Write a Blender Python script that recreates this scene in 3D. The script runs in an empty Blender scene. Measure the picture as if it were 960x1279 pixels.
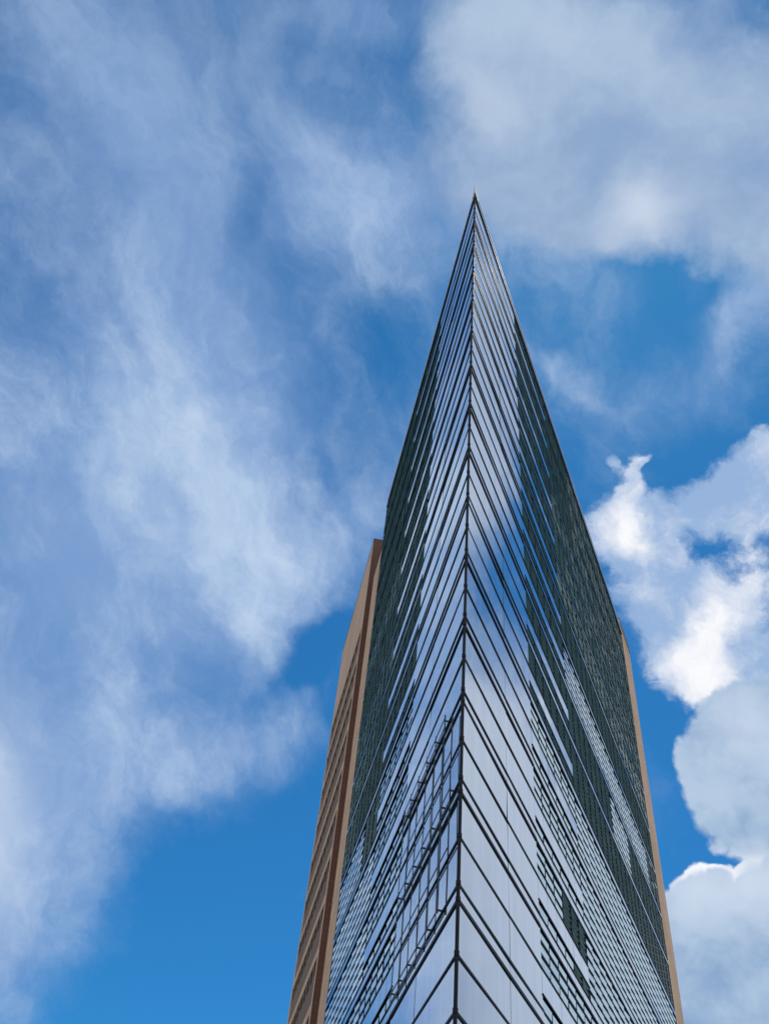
import bpy, bmesh, math, random
from mathutils import Vector, Matrix
random.seed(11)
S = bpy.context.scene
COL = S.collection
PI = math.pi

# ------------------------------------------------------------------ camera
F_PX, W_PX, H_PX = 1155.0, 960.0, 1279.0
CX, CY = 480.0, 639.5
EYE = 1.6
VP = (608.0, -387.0)
up_c = Vector((VP[0]-CX, -(VP[1]-CY), -F_PX)).normalized()
e_c = (Vector((1, 0, 0)) - up_c*up_c.x).normalized()
f_c = up_c.cross(e_c)
M3 = Matrix((e_c, f_c, up_c))                      # camera -> world
cam_d = bpy.data.cameras.new('camera')
cam = bpy.data.objects.new('camera', cam_d)
COL.objects.link(cam)
cam.matrix_world = Matrix.Translation((0, 0, EYE)) @ M3.to_4x4()
cam_d.sensor_fit = 'VERTICAL'
cam_d.sensor_height = 24.0
cam_d.lens = F_PX/H_PX*24.0
cam_d.clip_end = 5000
S.camera = cam

# ------------------------------------------------------------------ helpers
def mat(name):
    m = bpy.data.materials.new(name); m.use_nodes = True
    nt = m.node_tree
    for n in list(nt.nodes): nt.nodes.remove(n)
    return m, nt
def N(nt, t, **kw):
    n = nt.nodes.new(t)
    for k, v in kw.items(): setattr(n, k, v)
    return n
def L(nt, a, b): nt.links.new(a, b)

def principled(name, col, rough=0.5, spec=0.5, metal=0.0, var=0.0, scale=1.0, bump=0.0, bscale=30.0, stretch=(1,1,1)):
    m, nt = mat(name)
    o = N(nt, 'ShaderNodeOutputMaterial'); p = N(nt, 'ShaderNodeBsdfPrincipled')
    L(nt, p.outputs[0], o.inputs[0])
    p.inputs['Roughness'].default_value = rough
    p.inputs['Specular IOR Level'].default_value = spec
    p.inputs['Metallic'].default_value = metal
    tc = N(nt, 'ShaderNodeTexCoord'); mp = N(nt, 'ShaderNodeMapping')
    mp.inputs['Scale'].default_value = stretch
    L(nt, tc.outputs['Object'], mp.inputs[0])
    if var > 0:
        nz = N(nt, 'ShaderNodeTexNoise'); nz.inputs['Scale'].default_value = scale
        nz.inputs['Detail'].default_value = 6; nz.inputs['Roughness'].default_value = 0.65
        L(nt, mp.outputs[0], nz.inputs['Vector'])
        mr = N(nt, 'ShaderNodeMapRange')
        mr.inputs['From Min'].default_value = 0.3; mr.inputs['From Max'].default_value = 0.7
        mr.inputs['To Min'].default_value = 1-var; mr.inputs['To Max'].default_value = 1+var
        L(nt, nz.outputs['Fac'], mr.inputs['Value'])
        mx = N(nt, 'ShaderNodeVectorMath', operation='SCALE')
        mx.inputs[0].default_value = col
        L(nt, mr.outputs[0], mx.inputs['Scale'])
        L(nt, mx.outputs[0], p.inputs['Base Color'])
    else:
        p.inputs['Base Color'].default_value = (*col, 1)
    if bump > 0:
        nz = N(nt, 'ShaderNodeTexNoise'); nz.inputs['Scale'].default_value = bscale
        nz.inputs['Detail'].default_value = 3
        L(nt, mp.outputs[0], nz.inputs['Vector'])
        b = N(nt, 'ShaderNodeBump'); b.inputs['Strength'].default_value = bump; b.inputs['Distance'].default_value = 0.02
        L(nt, nz.outputs['Fac'], b.inputs['Height']); L(nt, b.outputs[0], p.inputs['Normal'])
    return m

def glass(name, body, tint, r0=0.06, r1=0.95, wav=0.02, wscale=0.7):
    """coated facade glass: dark body below a mirror coat whose strength follows the angle of incidence"""
    m, nt = mat(name)
    o = N(nt, 'ShaderNodeOutputMaterial')
    p = N(nt, 'ShaderNodeBsdfPrincipled')
    p.inputs['Base Color'].default_value = (*body, 1); p.inputs['Roughness'].default_value = 0.25
    p.inputs['Specular IOR Level'].default_value = 0.0
    g = N(nt, 'ShaderNodeBsdfGlossy'); g.inputs['Color'].default_value = (*tint, 1); g.inputs['Roughness'].default_value = 0.015
    lw = N(nt, 'ShaderNodeLayerWeight'); lw.inputs['Blend'].default_value = 0.5
    cr = N(nt, 'ShaderNodeValToRGB')
    el = cr.color_ramp.elements
    el[0].position = 0.25; el[0].color = (r0, r0, r0, 1)
    el[1].position = 0.88; el[1].color = (r1, r1, r1, 1)
    e = el.new(0.55); v = r0+(r1-r0)*0.16; e.color = (v, v, v, 1)
    e = el.new(0.72); v = r0+(r1-r0)*0.80; e.color = (v, v, v, 1)
    L(nt, lw.outputs['Facing'], cr.inputs[0])
    mx = N(nt, 'ShaderNodeMixShader')
    L(nt, cr.outputs[0], mx.inputs[0]); L(nt, p.outputs[0], mx.inputs[1]); L(nt, g.outputs[0], mx.inputs[2])
    L(nt, mx.outputs[0], o.inputs[0])
    tc = N(nt, 'ShaderNodeTexCoord')
    mp = N(nt, 'ShaderNodeMapping'); mp.inputs['Scale'].default_value = (1, 1, 0.35)
    L(nt, tc.outputs['Object'], mp.inputs[0])
    nz = N(nt, 'ShaderNodeTexNoise'); nz.inputs['Scale'].default_value = wscale; nz.inputs['Detail'].default_value = 1.5
    L(nt, mp.outputs[0], nz.inputs['Vector'])
    b = N(nt, 'ShaderNodeBump'); b.inputs['Strength'].default_value = wav; b.inputs['Distance'].default_value = 0.1
    L(nt, nz.outputs['Fac'], b.inputs['Height'])
    L(nt, b.outputs[0], g.inputs['Normal'])
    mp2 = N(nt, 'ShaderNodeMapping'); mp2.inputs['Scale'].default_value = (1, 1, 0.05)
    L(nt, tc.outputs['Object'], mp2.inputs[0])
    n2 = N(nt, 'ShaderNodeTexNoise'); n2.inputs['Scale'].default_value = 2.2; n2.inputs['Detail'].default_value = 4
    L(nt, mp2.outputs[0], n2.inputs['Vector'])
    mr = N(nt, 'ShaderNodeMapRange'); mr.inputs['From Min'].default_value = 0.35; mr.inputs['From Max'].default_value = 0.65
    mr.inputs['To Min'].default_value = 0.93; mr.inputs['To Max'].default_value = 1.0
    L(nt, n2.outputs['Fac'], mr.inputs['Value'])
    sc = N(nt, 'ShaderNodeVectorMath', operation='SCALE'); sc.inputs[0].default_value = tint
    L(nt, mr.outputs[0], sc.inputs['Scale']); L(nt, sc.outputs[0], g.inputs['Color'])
    return m

class MB:
    def __init__(s): s.v = []; s.f = []; s.mi = []
    def add(s, pts, faces, mi=0):
        o = len(s.v); s.v += [tuple(p) for p in pts]
        for f in faces: s.f.append([i+o for i in f]); s.mi.append(mi)
    def hexa(s, p, mi=0):                                   # 8 points: bottom 4 (ccw), top 4
        s.add(p, [(0,3,2,1),(4,5,6,7),(0,1,5,4),(1,2,6,5),(2,3,7,6),(3,0,4,7)], mi)
    def prism(s, poly, z0, z1, mi=0):
        n = len(poly)
        a = sum(poly[i][0]*poly[(i+1)%n][1]-poly[(i+1)%n][0]*poly[i][1] for i in range(n))
        if a < 0: poly = poly[::-1]
        s.add([(x,y,z0) for x,y in poly]+[(x,y,z1) for x,y in poly],
              [tuple(range(n-1,-1,-1)), tuple(range(n,2*n))]+[(i,(i+1)%n,n+(i+1)%n,n+i) for i in range(n)], mi)
    def cyl(s, a, b, r, n=10, mi=0):
        a = Vector(a); b = Vector(b); d = (b-a).normalized()
        t = d.orthogonal().normalized(); w = d.cross(t)
        pts = []
        for c in (a, b):
            for i in range(n):
                q = 2*PI*i/n; pts.append(c+(t*math.cos(q)+w*math.sin(q))*r)
        s.add(pts, [tuple(range(n-1,-1,-1)), tuple(range(n,2*n))]+[(i,(i+1)%n,n+(i+1)%n,n+i) for i in range(n)], mi)
    def build(s, name, mats, parent=None, smooth=False):
        me = bpy.data.meshes.new(name); me.from_pydata(s.v, [], s.f)
        if not isinstance(mats, (list, tuple)): mats = [mats]
        for m in mats: me.materials.append(m)
        if len(mats) > 1: me.polygons.foreach_set('material_index', s.mi)
        bm = bmesh.new(); bm.from_mesh(me); bmesh.ops.recalc_face_normals(bm, faces=bm.faces); bm.to_mesh(me); bm.free()
        me.update()
        o = bpy.data.objects.new(name, me); COL.objects.link(o)
        if parent: o.parent = parent; o.matrix_parent_inverse = parent.matrix_world.inverted()
        return o

class Face:
    """one flank of the wedge: u runs along it from the prow, o outwards, z up"""
    def __init__(s, az, sgn):
        a = math.radians(az); s.d = Vector((math.sin(a), math.cos(a), 0))
        b = a + sgn*PI/2; s.n = Vector((math.sin(b), math.cos(b), 0))
    def pt(s, u, o, z): return PROW + s.d*u + s.n*o + Vector((0, 0, z))
    def xy(s, u, o): p = s.pt(u, o, 0); return (p.x, p.y)
    def box(s, mb, u0, u1, o0, o1, z0, z1, mi=0):
        mb.hexa([s.pt(u0,o0,z0), s.pt(u1,o0,z0), s.pt(u1,o1,z0), s.pt(u0,o1,z0),
                 s.pt(u0,o0,z1), s.pt(u1,o0,z1), s.pt(u1,o1,z1), s.pt(u0,o1,z1)], mi)
    def slat(s, mb, u0, u1, oc, zc, h, th, tilt, yaw=0.0, mi=0):
        """thin pane, height h, centre (oc, zc); tilt > 0 turns its face down (bottom edge swings in)"""
        c, q = math.cos(tilt), math.sin(tilt); P = []
        for dz in (-h/2, h/2):
            for (u, dt) in ((u0,-th/2),(u1,-th/2),(u1,th/2),(u0,th/2)):
                o = oc + dz*q + dt*c; z = zc + dz*c - dt*q
                o += (u-(u0+u1)/2)*yaw
                P.append(s.pt(u, o, z))
        mb.hexa(P, mi)

PROW = Vector((1.10196, 26.6815, 0))
LEFT, RIGHT = Face(-11.75, -1), Face(21.5, 1)
ST, Z0, ROOF, TIP = 3.6, 11.45, 66.4, 67.5
zk = lambda k: Z0 + ST*k

# ------------------------------------------------------------------ materials
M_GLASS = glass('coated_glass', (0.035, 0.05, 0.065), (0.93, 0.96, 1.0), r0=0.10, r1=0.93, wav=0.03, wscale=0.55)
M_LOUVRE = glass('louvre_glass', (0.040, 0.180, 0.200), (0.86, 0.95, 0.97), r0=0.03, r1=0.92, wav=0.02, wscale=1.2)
M_FRAME = principled('dark_frame_metal', (0.006, 0.008, 0.013), spec=0.12, rough=0.5, metal=0.0, var=0.25, scale=2.0)
M_CORE = principled('dark_inner_wall', (0.010, 0.020, 0.024), rough=0.7, var=0.4, scale=0.8)
M_STEEL = principled('blue_black_steel', (0.016, 0.030, 0.036), rough=0.45, metal=0.3, var=0.2, scale=3.0)
M_CAP = principled('pale_metal_cap', (0.55, 0.58, 0.60), rough=0.55, metal=0.2, var=0.1, scale=3)
M_ROOFM = principled('roof_gravel', (0.25, 0.25, 0.24), rough=0.9, var=0.3, scale=4)
M_TERRA = None

def terracotta(name, col, var, line_h, line_w, dark, brick=False):
    """terracotta cladding: courses of tiles with thin joints, colour drifting from tile to tile"""
    m, nt = mat(name)
    o = N(nt, 'ShaderNodeOutputMaterial'); p = N(nt, 'ShaderNodeBsdfPrincipled'); L(nt, p.outputs[0], o.inputs[0])
    p.inputs['Roughness'].default_value = 0.8
    tc = N(nt, 'ShaderNodeTexCoord')
    rot = N(nt, 'ShaderNodeMapping'); L(nt, tc.outputs['Object'], rot.inputs[0])
    sep = N(nt, 'ShaderNodeSeparateXYZ'); L(nt, rot.outputs[0], sep.inputs[0])
    add = N(nt, 'ShaderNodeMath', operation='ADD'); L(nt, sep.outputs[0], add.inputs[0]); L(nt, sep.outputs[1], add.inputs[1])
    cmb = N(nt, 'ShaderNodeCombineXYZ'); L(nt, add.outputs[0], cmb.inputs[0]); L(nt, sep.outputs[2], cmb.inputs[1])
    br = N(nt, 'ShaderNodeTexBrick'); br.offset = 0.0 if not brick else 0.5
    br.inputs['Scale'].default_value = 1.0
    br.inputs['Brick Width'].default_value = line_w; br.inputs['Row Height'].default_value = line_h
    br.inputs['Mortar Size'].default_value = 0.018; br.inputs['Mortar Smooth'].default_value = 0.1
    c = Vector(col)
    br.inputs['Color1'].default_value = (*(c*(1-var)), 1); br.inputs['Color2'].default_value = (*(c*(1+var)), 1)
    br.inputs['Mortar'].default_value = (*(c*dark), 1)
    L(nt, cmb.outputs[0], br.inputs['Vector'])
    nz = N(nt, 'ShaderNodeTexNoise'); nz.inputs['Scale'].default_value = 0.35; nz.inputs['Detail'].default_value = 7
    mp = N(nt, 'ShaderNodeMapping'); mp.inputs['Scale'].default_value = (1, 1, 0.3)
    L(nt, tc.outputs['Object'], mp.inputs[0]); L(nt, mp.outputs[0], nz.inputs['Vector'])
    mr = N(nt, 'ShaderNodeMapRange'); mr.inputs['From Min'].default_value = 0.3; mr.inputs['From Max'].default_value = 0.7
    mr.inputs['To Min'].default_value = 0.88; mr.inputs['To Max'].default_value = 1.12
    L(nt, nz.outputs['Fac'], mr.inputs['Value'])
    sc = N(nt, 'ShaderNodeVectorMath', operation='SCALE'); L(nt, br.outputs['Color'], sc.inputs[0]); L(nt, mr.outputs[0], sc.inputs['Scale'])
    L(nt, sc.outputs[0], p.inputs['Base Color'])
    b = N(nt, 'ShaderNodeBump'); b.inputs['Strength'].default_value = 0.5; b.inputs['Distance'].default_value = 0.02; b.invert = True
    L(nt, br.outputs['Fac'], b.inputs['Height']); L(nt, b.outputs[0], p.inputs['Normal'])
    return m
M_TERRA = terracotta('light_terracotta', (0.51, 0.345, 0.225), 0.08, 0.6, 1.4, 0.72)
M_BROWN = terracotta('brown_terracotta', (0.175, 0.108, 0.06), 0.15, 0.22, 1.2, 0.55)
M_DARKB = terracotta('dark_brown_tile', (0.10, 0.045, 0.034), 0.12, 0.4, 0.22, 0.65)
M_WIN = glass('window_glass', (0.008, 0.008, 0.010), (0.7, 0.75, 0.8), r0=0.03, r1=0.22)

# ------------------------------------------------------------------ glass tower
tower = bpy.data.objects.new('glass_tower', None); COL.objects.link(tower)
tower.location = (PROW.x, PROW.y, 0)
tower['label'] = 'sharp wedge-shaped glass tower with dark horizontal transom lines and knife-edge prow facing the viewer'
tower['category'] = 'skyscraper'
bpy.context.view_layer.update()

UA = 9.75
CFG = {
    'L': dict(face=LEFT, B1=17.6, END=30.3, joints=[0.10, 5.5, UA], seed=3),
    'R': dict(face=RIGHT, B1=18.4, END=48.5, joints=[0.10, 5.5, UA], seed=5),
}
# core: dark inner wall just behind the skins
INS = 0.22
mb = MB()
u0 = INS/math.tan(math.radians(33.25/2))
mb.prism([LEFT.xy(u0, -INS), LEFT.xy(30.2, -INS), RIGHT.xy(48.4, -INS)], 0.05, ROOF-0.6)
mb.build('inner_wall', M_CORE, tower)
mb = MB()
mb.prism([LEFT.xy(0.9, -0.26), LEFT.xy(30.1, -0.26), RIGHT.xy(48.3, -0.26)], ROOF-0.59, ROOF-0.45)
mb.build('roof', M_ROOFM, tower)

CLOSED, DIM, OPEN = math.radians(1.5), math.radians(42), math.radians(52)
def state(side, k, row, u, rnd):
    """how far the louvre at storey k, row (0..5), distance u stands open"""
    if side == 'R':
        if u < CFG['R']['B1']:
            if k >= 5: return OPEN
            if k == 2 and row >= 2 and 13.8 < u: return OPEN
            if k == 2 and row < 1 and 15.5 < u: return OPEN
            return CLOSED
        if k <= 4: return CLOSED
        if k == 5: return OPEN
        if k == 6: return CLOSED if 30.5 < u < 36 else OPEN
        if k == 7: return CLOSED if u < 44 else DIM
        if k == 8: return OPEN
        if k == 9: return DIM*0.94
        if k in (10, 11): return DIM
        return DIM if u > 26 else OPEN
    else:
        if u < CFG['L']['B1']:
            if k >= 5: return OPEN
            if k == 4: return CLOSED*1.2
            return CLOSED
        if k <= 3: return CLOSED
        if k == 4: return CLOSED if u > 22 else DIM
        if k == 5: return OPEN if u < 26 else DIM
        if k == 6: return OPEN if u < 22 else DIM
        if k == 7: return DIM
        return OPEN if k != 9 else DIM

KMIN, KMAX = -3, 15
for side in ('L', 'R'):
    c = CFG[side]; F = c['face']; rnd = random.Random(c['seed'])
    jn = c['joints']
    nb1 = 6; us = [UA + (c['B1']-UA)*i/nb1 for i in range(nb1+1)]
    nb2 = int(round((c['END']-c['B1'])/1.425)); us2 = [c['B1'] + (c['END']-c['B1'])*i/nb2 for i in range(nb2+1)]
    for k in range(KMIN, KMAX):
        z = zk(k)
        if z+ST < 2: continue
        fr = (0.0, 0.425, 0.863, 1.0)
        # --- smooth panes of the prow bay
        mb = MB()
        for i in range(3):
            z0, z1 = z+ST*fr[i]+0.02, z+ST*fr[i+1]-0.02
            for j in range(len(jn)-1):
                t = rnd.gauss(0, 0.0045); yw = rnd.gauss(0, 0.0022)
                F.slat(mb, jn[j]+0.012, jn[j+1]-0.012, -0.03, (z0+z1)/2, z1-z0, 0.02, t, yw)
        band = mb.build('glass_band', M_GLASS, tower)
        for zz, hh, pr in ((z-0.5, 0.056, 0.020), (z, 0.042, 0.012)):
            mb = MB(); F.box(mb, 0.06, UA+0.02, -0.06, pr, zz-hh, zz+hh)
            mb.build('transom', M_FRAME, band)
        mb = MB(); F.box(mb, 0.06, UA+0.02, -0.06, 0.010, z+0.425*ST-0.038, z+0.425*ST+0.038)
        mb.build('glazing_bar', M_FRAME, band)
        if k < -1: 
            if k == -3: pass
        # --- louvred part behind the prow bay
        mb = MB(); fm = MB(); par = MB(); par2 = MB()
        OC, OCO = -0.068, -0.10
        rows = [(0.0, 0.155, 0), (0.43, 0.575, 3), (0.575, 0.72, 4), (0.72, 0.86, 5)]
        rows2 = [(0.0, 0.145, 0), (0.145, 0.29, 1), (0.29, 0.43, 2), (0.43, 0.575, 3), (0.575, 0.72, 4), (0.72, 0.86, 5)]
        for uu, rr in ((us, rows), (us2, rows2)):
            for (a, b, row) in rr:
                za, zb = z+a*ST+0.05, z+b*ST-0.01
                for i in range(len(uu)-1):
                    ua, ub = uu[i]+0.006, uu[i+1]-0.006
                    st = state(side, k, row, (ua+ub)/2, rnd)
                    if st <= 2*CLOSED:
                        F.slat(mb, ua, ub, OC, (za+zb)/2, (zb-za)*0.64, 0.012, st+rnd.gauss(0, 0.010), (0.03 if uu is us2 else 0.012)+rnd.gauss(0, 0.006))
                    else:
                        n = 2
                        for q in range(n):
                            zc = za+(zb-za)*(q+0.5)/n
                            tl = st+(0.05 if (row+q)%2 else -0.02)+rnd.gauss(0, 0.07 if st >= OPEN else 0.03)
                            hh = (zb-za)/n*0.74
                            F.slat(mb, ua+0.02, ub-0.02, OCO, zc, hh, 0.012, tl, rnd.gauss(0, 0.012))
                            oe, ze = OCO+hh/2*math.sin(tl), zc+hh/2*math.cos(tl)
                            F.box(fm, ua, ub, oe-0.012, oe+0.008, ze+0.006, ze+0.026)      # dark edge profile of the open pane
                        F.box(fm, ub-0.013, ub+0.013, -0.16, OCO+0.09, za, zb)               # arm between two open panes
                # rail below the row
                F.box(fm, uu[0], uu[-1], -0.16, OC+0.03, z+a*ST-0.01, z+a*ST+0.05)
            for u in uu:
                F.box(fm, u-0.008, u+0.008, -0.16, OC+(0.03 if uu is us else -0.01), z+0.02, z+0.86*ST)
        # proud strips: one between every pair of transoms, one at parapet height in the first bay
        for i in range(nb1):
            t = rnd.gauss(0, 0.003)
            F.slat(par, us[i]+0.01, us[i+1]-0.01, -0.03, z+0.2975*ST, 0.245*ST, 0.02, t, rnd.gauss(0, 0.002))
        allu = us + us2[1:]
        for i in range(len(allu)-1):
            t = rnd.gauss(0, 0.003)
            F.slat(par2, allu[i]+0.01, allu[i+1]-0.01, -0.03, z+0.9315*ST, 0.105*ST, 0.02, t, rnd.gauss(0, 0.002))
        F.box(fm, UA, c['B1'], -0.15, -0.045, z+0.165*ST, z+0.425*ST)
        F.box(fm, UA, c['END'], -0.15, -0.045, z+0.875*ST, z+0.99*ST)
        F.box(fm, UA, c['END'], -0.10, 0.006, z+0.863*ST-0.045, z+0.863*ST+0.045)
        F.box(fm, UA, c['END'], -0.16, 0.008, z+0.995*ST-0.03, z+0.995*ST+0.03)
        F.box(fm, UA, c['B1'], -0.16, 0.008, z+0.425*ST-0.03, z+0.425*ST+0.03)
        F.box(fm, UA, c['B1'], -0.10, 0.004, z+0.165*ST-0.03, z+0.165*ST+0.03)
        lb = fm.build('louvre_frame', M_FRAME, tower)
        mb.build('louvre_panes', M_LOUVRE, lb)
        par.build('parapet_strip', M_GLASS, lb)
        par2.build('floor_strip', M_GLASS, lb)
    # parapet
    zt = zk(KMAX)
    mb = MB()
    uu = jn + us[1:] + us2[1:]
    for i in range(len(uu)-1):
        F.slat(mb, uu[i]+0.012, uu[i+1]-0.012, -0.03, (zt+ROOF)/2, ROOF-zt-0.06, 0.02, rnd.gauss(0, 0.002), 0)
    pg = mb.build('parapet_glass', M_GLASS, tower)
    mb = MB(); F.box(mb, 0.05, c['END'], -0.16, 0.045, zt-0.06, zt+0.06)
    mb.build('transom', M_FRAME, pg)
    mb = MB(); F.box(mb, 0.72, c['END']+0.02, -0.30, 0.012, ROOF-0.03, ROOF+0.11)
    mb.build('coping', M_CAP, pg)
    # end fin
    mb = MB(); F.box(mb, c['END']+0.002, c['END']+0.05, -0.20, -0.02, 0.1, ROOF-0.05)
    mb.build('end_fin', M_STEEL, tower)

# corner post with its clamps and the metal tip
mb = MB(); mb.cyl((PROW.x, PROW.y, 0.0), (PROW.x, PROW.y, ROOF-0.5), 0.058, 14)
post = mb.build('corner_post', M_FRAME, tower)
for k in range(KMIN+1, KMAX+1):
    for dz in (0, -0.5, 0.425*ST):
        if zk(k)+dz < ROOF-0.9:
            mb = MB(); mb.cyl((PROW.x, PROW.y, zk(k)+dz-0.07), (PROW.x, PROW.y, zk(k)+dz+0.07), 0.078, 12)
            mb.build('clamp', M_FRAME, post)
mb = MB()
lo = [Vector((PROW.x-0.004, PROW.y-0.10, ROOF-0.5)), LEFT.pt(0.70, 0.03, ROOF-0.5), RIGHT.pt(0.70, 0.03, ROOF-0.5)]
hi = [Vector((PROW.x-0.004, PROW.y-0.10, TIP+0.16)), LEFT.pt(0.70, 0.03, ROOF+0.14), RIGHT.pt(0.70, 0.03, ROOF+0.14)]
mb.add(lo+hi, [(0,1,2),(3,5,4),(0,3,4,1),(1,4,5,2),(2,5,3,0)])
mb.build('prow_cap', M_CAP, tower)

# open window frames standing off the left flank over two storeys
F = LEFT
wf = bpy.data.objects.new('open_window_frame', None); COL.objects.link(wf); wf.parent = tower
wf.location = (0, 0, 0)
bpy.context.view_layer.update()
FO = 0.12
def bar(name, *a):
    m = MB(); F.box(m, *a); return m.build(name, M_STEEL, wf)
uv = [1.0, 2.15, 3.60, 5.05, 6.50, 7.90, 9.20]
for i, u in enumerate(uv):
    zt = zk(2.88) if i == 0 else zk(3.10)
    zb = zk(1.50) if i == 0 else (zk(1.0) if u < 7 else zk(0.93))
    w = 0.028 if i != 1 else 0.045
    bar('post', u-0.02, u+0.02, FO-w/2, FO+w/2, zb, zt)
    for zz in (zk(1.0)+0.12, zk(2.0)+0.12, zk(3.0)+0.12):
        if zb <= zz <= zt: bar('bracket', u+0.021, u+0.06, -0.015, FO+0.02, zz-0.03, zz+0.03)
for z, a, b in ((zk(3.07), 2.1, 9.6), (zk(2.95), 2.1, 9.6), (zk(2.46), 0.95, 9.3), (zk(2.05), 0.95, 9.3), (zk(1.90), 0.95, 9.3),
                (zk(1.46), 0.95, 9.3), (zk(1.03), 2.1, 9.6), (zk(0.92), 3.5, 9.6)):
    bar('rail', a, b, FO-0.012, FO+0.010, z-0.03, z+0.03)

# ------------------------------------------------------------------ terracotta block behind
bb = bpy.data.objects.new('terracotta_building', None); COL.objects.link(bb)
pc = LEFT.pt(45, -10, 0); bb.location = (pc.x, pc.y, 0)
bb['label'] = 'brown terracotta office block with rows of small windows rising behind the glass tower'
bb['category'] = 'office building'
bpy.context.view_layer.update()
BT = 67.0
mb = MB()
UR = 36.08
poly = [LEFT.xy(UR, -3.5), LEFT.xy(UR, 0.10), LEFT.xy(53.6, 0.10), RIGHT.xy(53.6, -0.06), RIGHT.xy(48.62, -0.06)]
mb.prism(poly, 0.04, BT)
wall = mb.build('wall', M_TERRA, bb)
mb = MB(); LEFT.box(mb, 30.42, UR-0.04, -3.0, -0.24, 0.04, 61.9)
mb.build('recessed_wall', M_TERRA, bb)
mb = MB()
cp = [LEFT.xy(UR-0.03, -3.5), LEFT.xy(UR-0.03, 0.22), LEFT.xy(53.65, 0.22), RIGHT.xy(53.66, -0.02), RIGHT.xy(48.64, -0.02)]
mb.prism(cp, BT+0.004, BT+0.12)
mb.build('roof_coping', M_DARKB, wall)
mb = MB(); RIGHT.box(mb, 48.7, 53.60, -1.2, -0.06, BT+0.124, BT+0.78)
mb.build('parapet', M_TERRA, bb)
mb = MB(); RIGHT.box(mb, 48.65, 53.66, -1.25, -0.02, BT+0.784, BT+0.86)
mb.build('parapet_coping', M_DARKB, bb)
# dark return panel (the end of the projecting front)
mb = MB(); LEFT.box(mb, UR-0.03, UR-0.004, -3.4, 0.205, 0.06, BT-0.01)
mb.build('return_panel', M_DARKB, bb)
# projecting front of the left wing: blank top, corner strip, then ledges / brown spandrels / window strips
mb = MB()
LEFT.box(mb, UR, 53.6, 0.104, 0.20, 56.2, BT-0.01)
LEFT.box(mb, UR, UR+0.75, 0.104, 0.20, 0.06, 56.19)
LEFT.box(mb, 53.0, 53.6, 0.104, 0.20, 0.06, 56.19)
mb.build('front_panel', M_TERRA, bb)
zt = 56.19
i = 0
while zt > 4:
    led = MB(); LEFT.box(led, UR+0.76, 52.99, 0.104, 0.205, zt-3.58, zt-2.92)
    ob = led.build('ledge', M_TERRA, bb)
    sp = MB(); LEFT.box(sp, UR+0.76, 52.99, 0.104, 0.15, zt-2.915, zt-0.95)
    ob = sp.build('spandrel', M_BROWN, bb)
    u = UR+0.9
    while u < 52.6:
        w = MB(); LEFT.box(w, u, u+1.15, 0.104, 0.125, zt-0.93, zt-0.02)
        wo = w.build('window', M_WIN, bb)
        p2 = MB(); LEFT.box(p2, u+1.16, u+1.62, 0.104, 0.17, zt-0.945, zt-0.01); p2.build('pier', M_BROWN, wo)
        u += 1.63
    zt -= 3.6; i += 1

# ------------------------------------------------------------------ ground
m_ground, nt = mat('plaza_paving')
o = N(nt, 'ShaderNodeOutputMaterial'); p = N(nt, 'ShaderNodeBsdfPrincipled'); L(nt, p.outputs[0], o.inputs[0])
p.inputs['Roughness'].default_value = 0.85
tc = N(nt, 'ShaderNodeTexCoord'); br = N(nt, 'ShaderNodeTexBrick')
br.inputs['Scale'].default_value = 1.0; br.inputs['Brick Width'].default_value = 0.8; br.inputs['Row Height'].default_value = 0.4
br.inputs['Mortar Size'].default_value = 0.01
br.inputs['Color1'].default_value = (0.11, 0.112, 0.11, 1); br.inputs['Color2'].default_value = (0.145, 0.143, 0.138, 1); br.inputs['Mortar'].default_value = (0.07, 0.07, 0.07, 1)
L(nt, tc.outputs['Object'], br.inputs['Vector']); L(nt, br.outputs['Color'], p.inputs['Base Color'])
mb = MB(); mb.add([(-2500,-2500,0),(2500,-2500,0),(2500,2500,0),(-2500,2500,0)], [(0,1,2,3)])
g = mb.build('ground', m_ground); g['kind'] = 'structure'

# ------------------------------------------------------------------ sky and clouds
SUN_AZ, SUN_EL = 24.0, 64.0        # azimuth clockwise from +Y
world = bpy.data.worlds.new('World'); S.world = world; world.use_nodes = True
nt = world.node_tree
for n in list(nt.nodes): nt.nodes.remove(n)
out = N(nt, 'ShaderNodeOutputWorld'); bg = N(nt, 'ShaderNodeBackground'); L(nt, bg.outputs[0], out.inputs[0])
STR = 0.1
bg.inputs['Strength'].default_value = STR
sky = N(nt, 'ShaderNodeTexSky', sky_type='NISHITA')
sky.sun_disc = False; sky.sun_elevation = math.radians(SUN_EL); sky.sun_rotation = math.radians(SUN_AZ)
sky.air_density = 1.0; sky.dust_density = 0.12; sky.ozone_density = 3.0

tcw = N(nt, 'ShaderNodeTexCoord'); DIR = tcw.outputs['Generated']
def math_(op, a, b=None, c=None, clamp=False):
    n = N(nt, 'ShaderNodeMath', operation=op); n.use_clamp = clamp
    for i, x in enumerate((a, b, c)):
        if x is None: continue
        if isinstance(x, (int, float)): n.inputs[i].default_value = x
        else: L(nt, x, n.inputs[i])
    return n.outputs[0]
def vmath(op, a, b=None, scale=None):
    n = N(nt, 'ShaderNodeVectorMath', operation=op)
    for i, x in enumerate((a, b)):
        if x is None: continue
        if isinstance(x, (tuple, list, Vector)): n.inputs[i].default_value = x
        else: L(nt, x, n.inputs[i])
    if scale is not None:
        if isinstance(scale, (int, float)): n.inputs['Scale'].default_value = scale
        else: L(nt, scale, n.inputs['Scale'])
    return n.outputs['Value'] if op in ('LENGTH', 'DOT_PRODUCT') else n.outputs[0]
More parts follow.
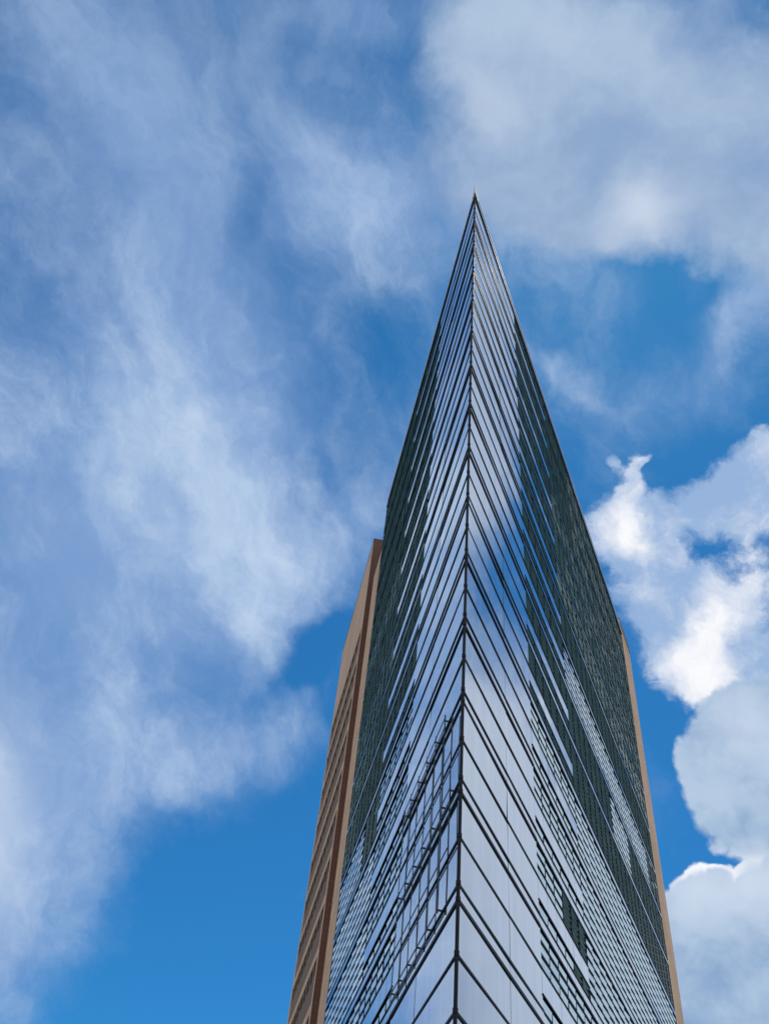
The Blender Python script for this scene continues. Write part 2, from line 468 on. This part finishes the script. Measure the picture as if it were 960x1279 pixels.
def sstep(x, a, b, lo=0.0, hi=1.0, kind='SMOOTHSTEP'):
    n = N(nt, 'ShaderNodeMapRange', interpolation_type=kind)
    L(nt, x, n.inputs['Value'])
    n.inputs['From Min'].default_value = a; n.inputs['From Max'].default_value = b
    n.inputs['To Min'].default_value = lo; n.inputs['To Max'].default_value = hi
    return n.outputs[0]
def noise(vec, scale, detail=4, rough=0.55, lac=2.0, off=(0,0,0), color=False, dist=0.0):
    n = N(nt, 'ShaderNodeTexNoise'); n.noise_dimensions = '3D'
    n.inputs['Scale'].default_value = scale; n.inputs['Detail'].default_value = detail
    n.inputs['Roughness'].default_value = rough; n.inputs['Lacunarity'].default_value = lac; n.inputs['Distortion'].default_value = dist
    if off != (0,0,0): vec = vmath('ADD', vec, off)
    L(nt, vec, n.inputs['Vector'])
    return n.outputs['Color'] if color else n.outputs['Fac']
def ray(x, y): return (M3 @ Vector((x-CX, -(y-CY), -F_PX))).normalized()
def frame(x, y, ang):
    c = ray(x, y); a = math.radians(ang)
    q = ray(x+20*math.cos(a), y+20*math.sin(a))
    X = (q - c*c.dot(q)).normalized(); Y = c.cross(X)
    return X, Y, c
def blob(vec, x, y, a, b, ang, amp, inner=0.0):
    """soft elliptical patch of sky round a direction; a, b in pixels of the photograph's field"""
    X, Y, c = frame(x, y, ang)
    k = math.sqrt((x-CX)**2+(y-CY)**2+F_PX**2)
    R = Matrix((X, Y, c)).transposed().to_euler('XYZ')
    m = N(nt, 'ShaderNodeMapping', vector_type='TEXTURE')
    m.inputs['Rotation'].default_value = R; m.inputs['Scale'].default_value = (a/k, b/k, 1000)
    L(nt, vec, m.inputs['Vector'])
    return sstep(vmath('LENGTH', m.outputs[0]), inner, 1.0, amp, 0.0)
def field(vec, blobs, start=0.0):
    s = None
    for bl in blobs:
        v = blob(vec, *bl)
        s = v if s is None else math_('ADD', s, v)
    if start: s = math_('ADD', s, start)
    return s
def warp(vec, scale, amp, detail, off=(0,0,0), rough=0.55):
    c = noise(vec, scale, detail, rough, off=off, color=True)
    return vmath('ADD', vec, vmath('SCALE', vmath('SUBTRACT', c, (0.5,0.5,0.5)), scale=amp))
def mixc(fac, a, b):
    n = N(nt, 'ShaderNodeMix', data_type='RGBA')
    n.inputs[0].default_value = 0
    if isinstance(fac, (int, float)): n.inputs[0].default_value = fac
    else: L(nt, fac, n.inputs[0])
    for i, x in ((6, a), (7, b)):
        if isinstance(x, tuple): n.inputs[i].default_value = (*x, 1)
        else: L(nt, x, n.inputs[i])
    return n.outputs[2]
def lin(r, g, b):
    f = lambda c: (c/255/12.92 if c/255 <= 0.04045 else ((c/255+0.055)/1.055)**2.4)
    return tuple(f(c)/STR for c in (r, g, b))

# clear air of a deep, saturated blue
skyc = N(nt, 'ShaderNodeMix', data_type='RGBA', blend_type='MULTIPLY'); skyc.inputs[0].default_value = 1
L(nt, sky.outputs[0], skyc.inputs[6]); skyc.inputs[7].default_value = (0.16, 0.70, 1.02, 1)
base = skyc.outputs[2]
HALF = (0.5, 0.5, 0.5)
W1 = vmath('SUBTRACT', noise(DIR, 2.8, 6, 0.56, off=(3.1, 1.7, 0.4), color=True), HALF)
W2 = vmath('SUBTRACT', noise(DIR, 9.0, 5, 0.60, off=(8.3, 2.0, 5.0), color=True), HALF)
def wv(a, b):
    v = vmath('ADD', DIR, vmath('SCALE', W1, scale=a))
    return vmath('ADD', v, vmath('SCALE', W2, scale=b))
w1, w2, w3, w4 = wv(.15, .065), wv(.10, .065), wv(.05, .075), wv(.012, .045)

# --- high cirrus veil, drawn out along the wind
Xs, Ys, Zs = frame(250, 600, 70)                          # wind direction
mS = N(nt, 'ShaderNodeMapping', vector_type='TEXTURE')
mS.inputs['Rotation'].default_value = Matrix((Xs, Ys, Zs)).transposed().to_euler('XYZ')
mS.inputs['Scale'].default_value = (1.45, 0.85, 1.0)
L(nt, wv(.14, .075), mS.inputs['Vector'])
streak = noise(mS.outputs[0], 4.6, 7, 0.64, off=(1.3, 7.7, 2.9))
soft = noise(w2, 2.6, 4, 0.55, off=(5.5, 0.3, 9.1))
FA = field(w1, [
    (250, 250, 720, 600, 0, .58), (150, 680, 380, 440, 0, .56), (540, 260, 280, 130, 0, .30), (160, 190, 360, 120, 60, .34), (290, 520, 330, 150, 75, .32),
    (120, 720, 400, 280, -60, .36), (350, 740, 270, 115, -45, .34), (280, 935, 240, 85, -22, .55),
    (50, 1060, 170, 330, 18, .66), (400, 220, 200, 130, 20, .22),
    (430, 5, 140, 60, 0, .40), (455, 640, 80, 60, -50, .38),
    (700, 465, 110, 26, 20, .30), (860, 470, 170, 90, -20, .45), (915, 375, 110, 55, -55, .60),
    (-300, 800, 520, 700, 0, .6), (-130, 1080, 260, 330, 0, .8),
    (465, 430, 80, 110, 0, -.40), (385, 815, 150, 42, -38, -.55),
    (310, 1085, 230, 70, -20, -.34), (300, 1250, 320, 140, 0, -.36), (300, 270, 40, 120, 15, -.18),
   ])
aA = math_('ADD', FA, math_('MULTIPLY', math_('SUBTRACT', streak, 0.5), 1.35))
aA = math_('ADD', aA, math_('MULTIPLY', math_('SUBTRACT', soft, 0.5), 0.55))
aA = sstep(aA, -0.02, 1.05, 0.0, 1.0)
cA = mixc(sstep(streak, 0.35, 0.72), lin(130, 164, 212), lin(196, 216, 240))
cA = mixc(field(DIR, [(230, 60, 620, 420, 0, .75)]), cA, lin(132, 164, 208))
cA = mixc(field(DIR, [(-130, 1040, 215, 300, 0, .95)]), cA, lin(222, 232, 246))
col = mixc(math_('MULTIPLY', aA, 0.95), base, cA)

# --- wide grey-white veil upper right, plus the overcast outside the picture on the right
nB = noise(w2, 4.5, 6, 0.60, off=(2.2, 8.8, 1.1))
FB = field(w2, [
    (800, 110, 450, 270, 15, .92), (880, 260, 260, 130, 0, .55), (610, 90, 170, 130, 0, .35), (610, 235, 260, 110, 0, .62), (720, 290, 200, 75, 0, .35),
    (1400, 1000, 420, 700, 0, 1.2), (1250, 250, 420, 420, 0, 1.1), (1090, 380, 190, 190, 0, 1.0),
    (830, 360, 150, 40, 5, -.40), (505, 70, 60, 150, 0, -.15), (1100, 520, 130, 110, 20, .28)])
sB = math_('ADD', FB, math_('MULTIPLY', math_('SUBTRACT', nB, 0.5), 1.1))
aB = sstep(sB, 0.20, 0.80)
cB = mixc(sstep(nB, 0.32, 0.70), lin(138, 165, 204), lin(182, 202, 225))
cB = mixc(math_('MULTIPLY', field(w2, [(790, 270, 90, 60, 0, .8), (600, 130, 60, 60, 0, .35), (1300, 850, 340, 900, 0, .9), (1250, 250, 330, 420, 0, .9)]), 0.9, clamp=True), cB, lin(216, 226, 240))
col = mixc(math_('MULTIPLY', aB, 0.96), col, cB)

# --- bright cumulus right of the tower
puff = N(nt, 'ShaderNodeTexVoronoi', feature='F1'); puff.inputs['Scale'].default_value = 26; puff.inputs['Detail'].default_value = 2.0
puff.inputs['Roughness'].default_value = 0.6; puff.normalize = True
L(nt, w4, puff.inputs['Vector']); puffs = math_('SUBTRACT', 0.42, puff.outputs['Distance'])
nC = noise(w3, 9.0, 8, 0.68, off=(4.4, 4.1, 0.2))
FC = field(w3, [
    (785, 595, 22, 75, 12, .75), (764, 572, 13, 32, -14, .6), (797, 572, 11, 40, 38, .55), (775, 665, 85, 75, 20, .8), (810, 745, 115, 115, 20, .8), (870, 820, 125, 105, 30, .85),
    (905, 745, 110, 70, -50, .65), (930, 850, 85, 85, 0, .6), (880, 615, 200, 80, -20, .62), (950, 610, 120, 110, 0, .55),
    (1060, 800, 160, 160, 0, .8),
    (915, 715, 50, 22, -30, -.20)])
gC = sstep(FC, 0.0, 0.25)
sC = math_('ADD', math_('MULTIPLY', math_('SUBTRACT', nC, 0.5), 1.35), math_('MULTIPLY', puffs, 0.3))
sC = math_('ADD', FC, math_('MULTIPLY', sC, gC))
aC = sstep(sC, 0.24, 0.60)
bright = field(w3, [(785, 600, 30, 90, 10, .6), (775, 660, 60, 50, 0, .5), (890, 770, 55, 110, 35, .9), (870, 850, 60, 60, 0, .65), (800, 740, 60, 60, 0, .35)])
bC = math_('ADD', math_('MULTIPLY', bright, 0.85), math_('MULTIPLY', math_('SUBTRACT', nC, 0.5), 2.2))
bC = math_('ADD', bC, math_('MULTIPLY', puffs, 0.5))
cC = mixc(sstep(bC, -0.1, 0.95), lin(150, 180, 220), lin(252, 252, 255))
col = mixc(aC, col, cC)

# --- low grey cumulus, lower right, with sunlit upper rims
nD = noise(w4, 13.0, 5, 0.58, off=(7.4, 0.1, 5.2))
FD = None
for bl in [(960, 968, 140, 150, 0, 1.0, .3), (882, 1152, 62, 86, 0, 1.0, .3), (956, 1152, 60, 92, 0, 1.0, .3), (930, 1275, 170, 160, 0, 1.0, .3),
           (848, 1215, 60, 120, 0, 1.0, .3), (866, 1122, 34, 42, 0, 1.0, .3), (897, 1112, 36, 40, 0, 1.0, .3), (938, 1122, 32, 38, 0, 1.0, .3), (968, 1104, 36, 46, 0, 1.0, .3), (905, 930, 50, 46, 0, 1.0, .3), (1060, 1090, 140, 220, 0, 1.0, .3)]:
    v = blob(w4, *bl)
    FD = v if FD is None else math_('MAXIMUM', FD, v)
gD = sstep(FD, 0.0, 0.25)
sD = math_('ADD', math_('MULTIPLY', math_('SUBTRACT', nD, 0.5), 0.85), math_('MULTIPLY', puffs, 0.6))
sD = math_('ADD', FD, math_('MULTIPLY', sD, gD))
aD = sstep(sD, 0.22, 0.42)
rim = math_('MULTIPLY', sstep(sD, 0.30, 0.75, 1.0, 0.0), field(DIR, [(880, 1090, 60, 45, 0, 1.2), (960, 1100, 60, 45, 0, 1.2), (945, 890, 60, 40, 0, .5)]))
shD = math_('ADD', math_('MULTIPLY', math_('SUBTRACT', soft, 0.5), 1.2), math_('MULTIPLY', math_('SUBTRACT', nD, 0.5), 1.5))
shD = math_('ADD', shD, math_('MULTIPLY', puffs, 0.5))
cD = mixc(sstep(shD, -0.35, 0.35), lin(130, 162, 202), lin(182, 203, 227))
cD = mixc(field(w4, [(880, 1110, 80, 60, 0, .6), (962, 1110, 80, 70, 0, .7), (930, 905, 70, 60, 0, .5)]), cD, lin(214, 226, 242))
rim = math_('MULTIPLY', rim, sstep(math_('ADD', nD, math_('MULTIPLY', puffs, 0.4)), 0.38, 0.62, 0.15, 1.25))
cD = mixc(math_('MULTIPLY', rim, 1.0, clamp=True), cD, lin(248, 250, 255))
col = mixc(aD, col, cD)

# --- unseen broken overcast added behind the viewer, overbright to lift the ambient light
back = sstep(vmath('DOT_PRODUCT', DIR, tuple(M3 @ Vector((0, 0, -1)))), 0.62, 0.25)
bk = math_('MULTIPLY', back, sstep(nB, 0.30, 0.55, 0.55, 1.0))
col = mixc(bk, col, tuple(1.35*c for c in lin(250, 250, 250)))
L(nt, col, bg.inputs['Color'])
world.cycles.sampling_method = 'MANUAL'; world.cycles.sample_map_resolution = 256


sun_d = bpy.data.lights.new('sun', 'SUN'); sun_d.energy = 2.6; sun_d.angle = math.radians(0.53); sun_d.color = (1.0, 0.95, 0.88)
sun = bpy.data.objects.new('sun', sun_d); COL.objects.link(sun)
a, e = math.radians(SUN_AZ), math.radians(SUN_EL)
sd = Vector((math.sin(a)*math.cos(e), math.cos(a)*math.cos(e), math.sin(e)))
sun.rotation_euler = sd.to_track_quat('Z', 'Y').to_euler()
sun.location = sd*200

# ------------------------------------------------------------------ render settings
S.view_settings.view_transform = 'Standard'; S.view_settings.look = 'None'
S.view_settings.gamma = 1; S.view_settings.use_curve_mapping = False
S.view_settings.exposure = 0
S.render.resolution_x = 768; S.render.resolution_y = 1024
S.cycles.max_bounces = 8
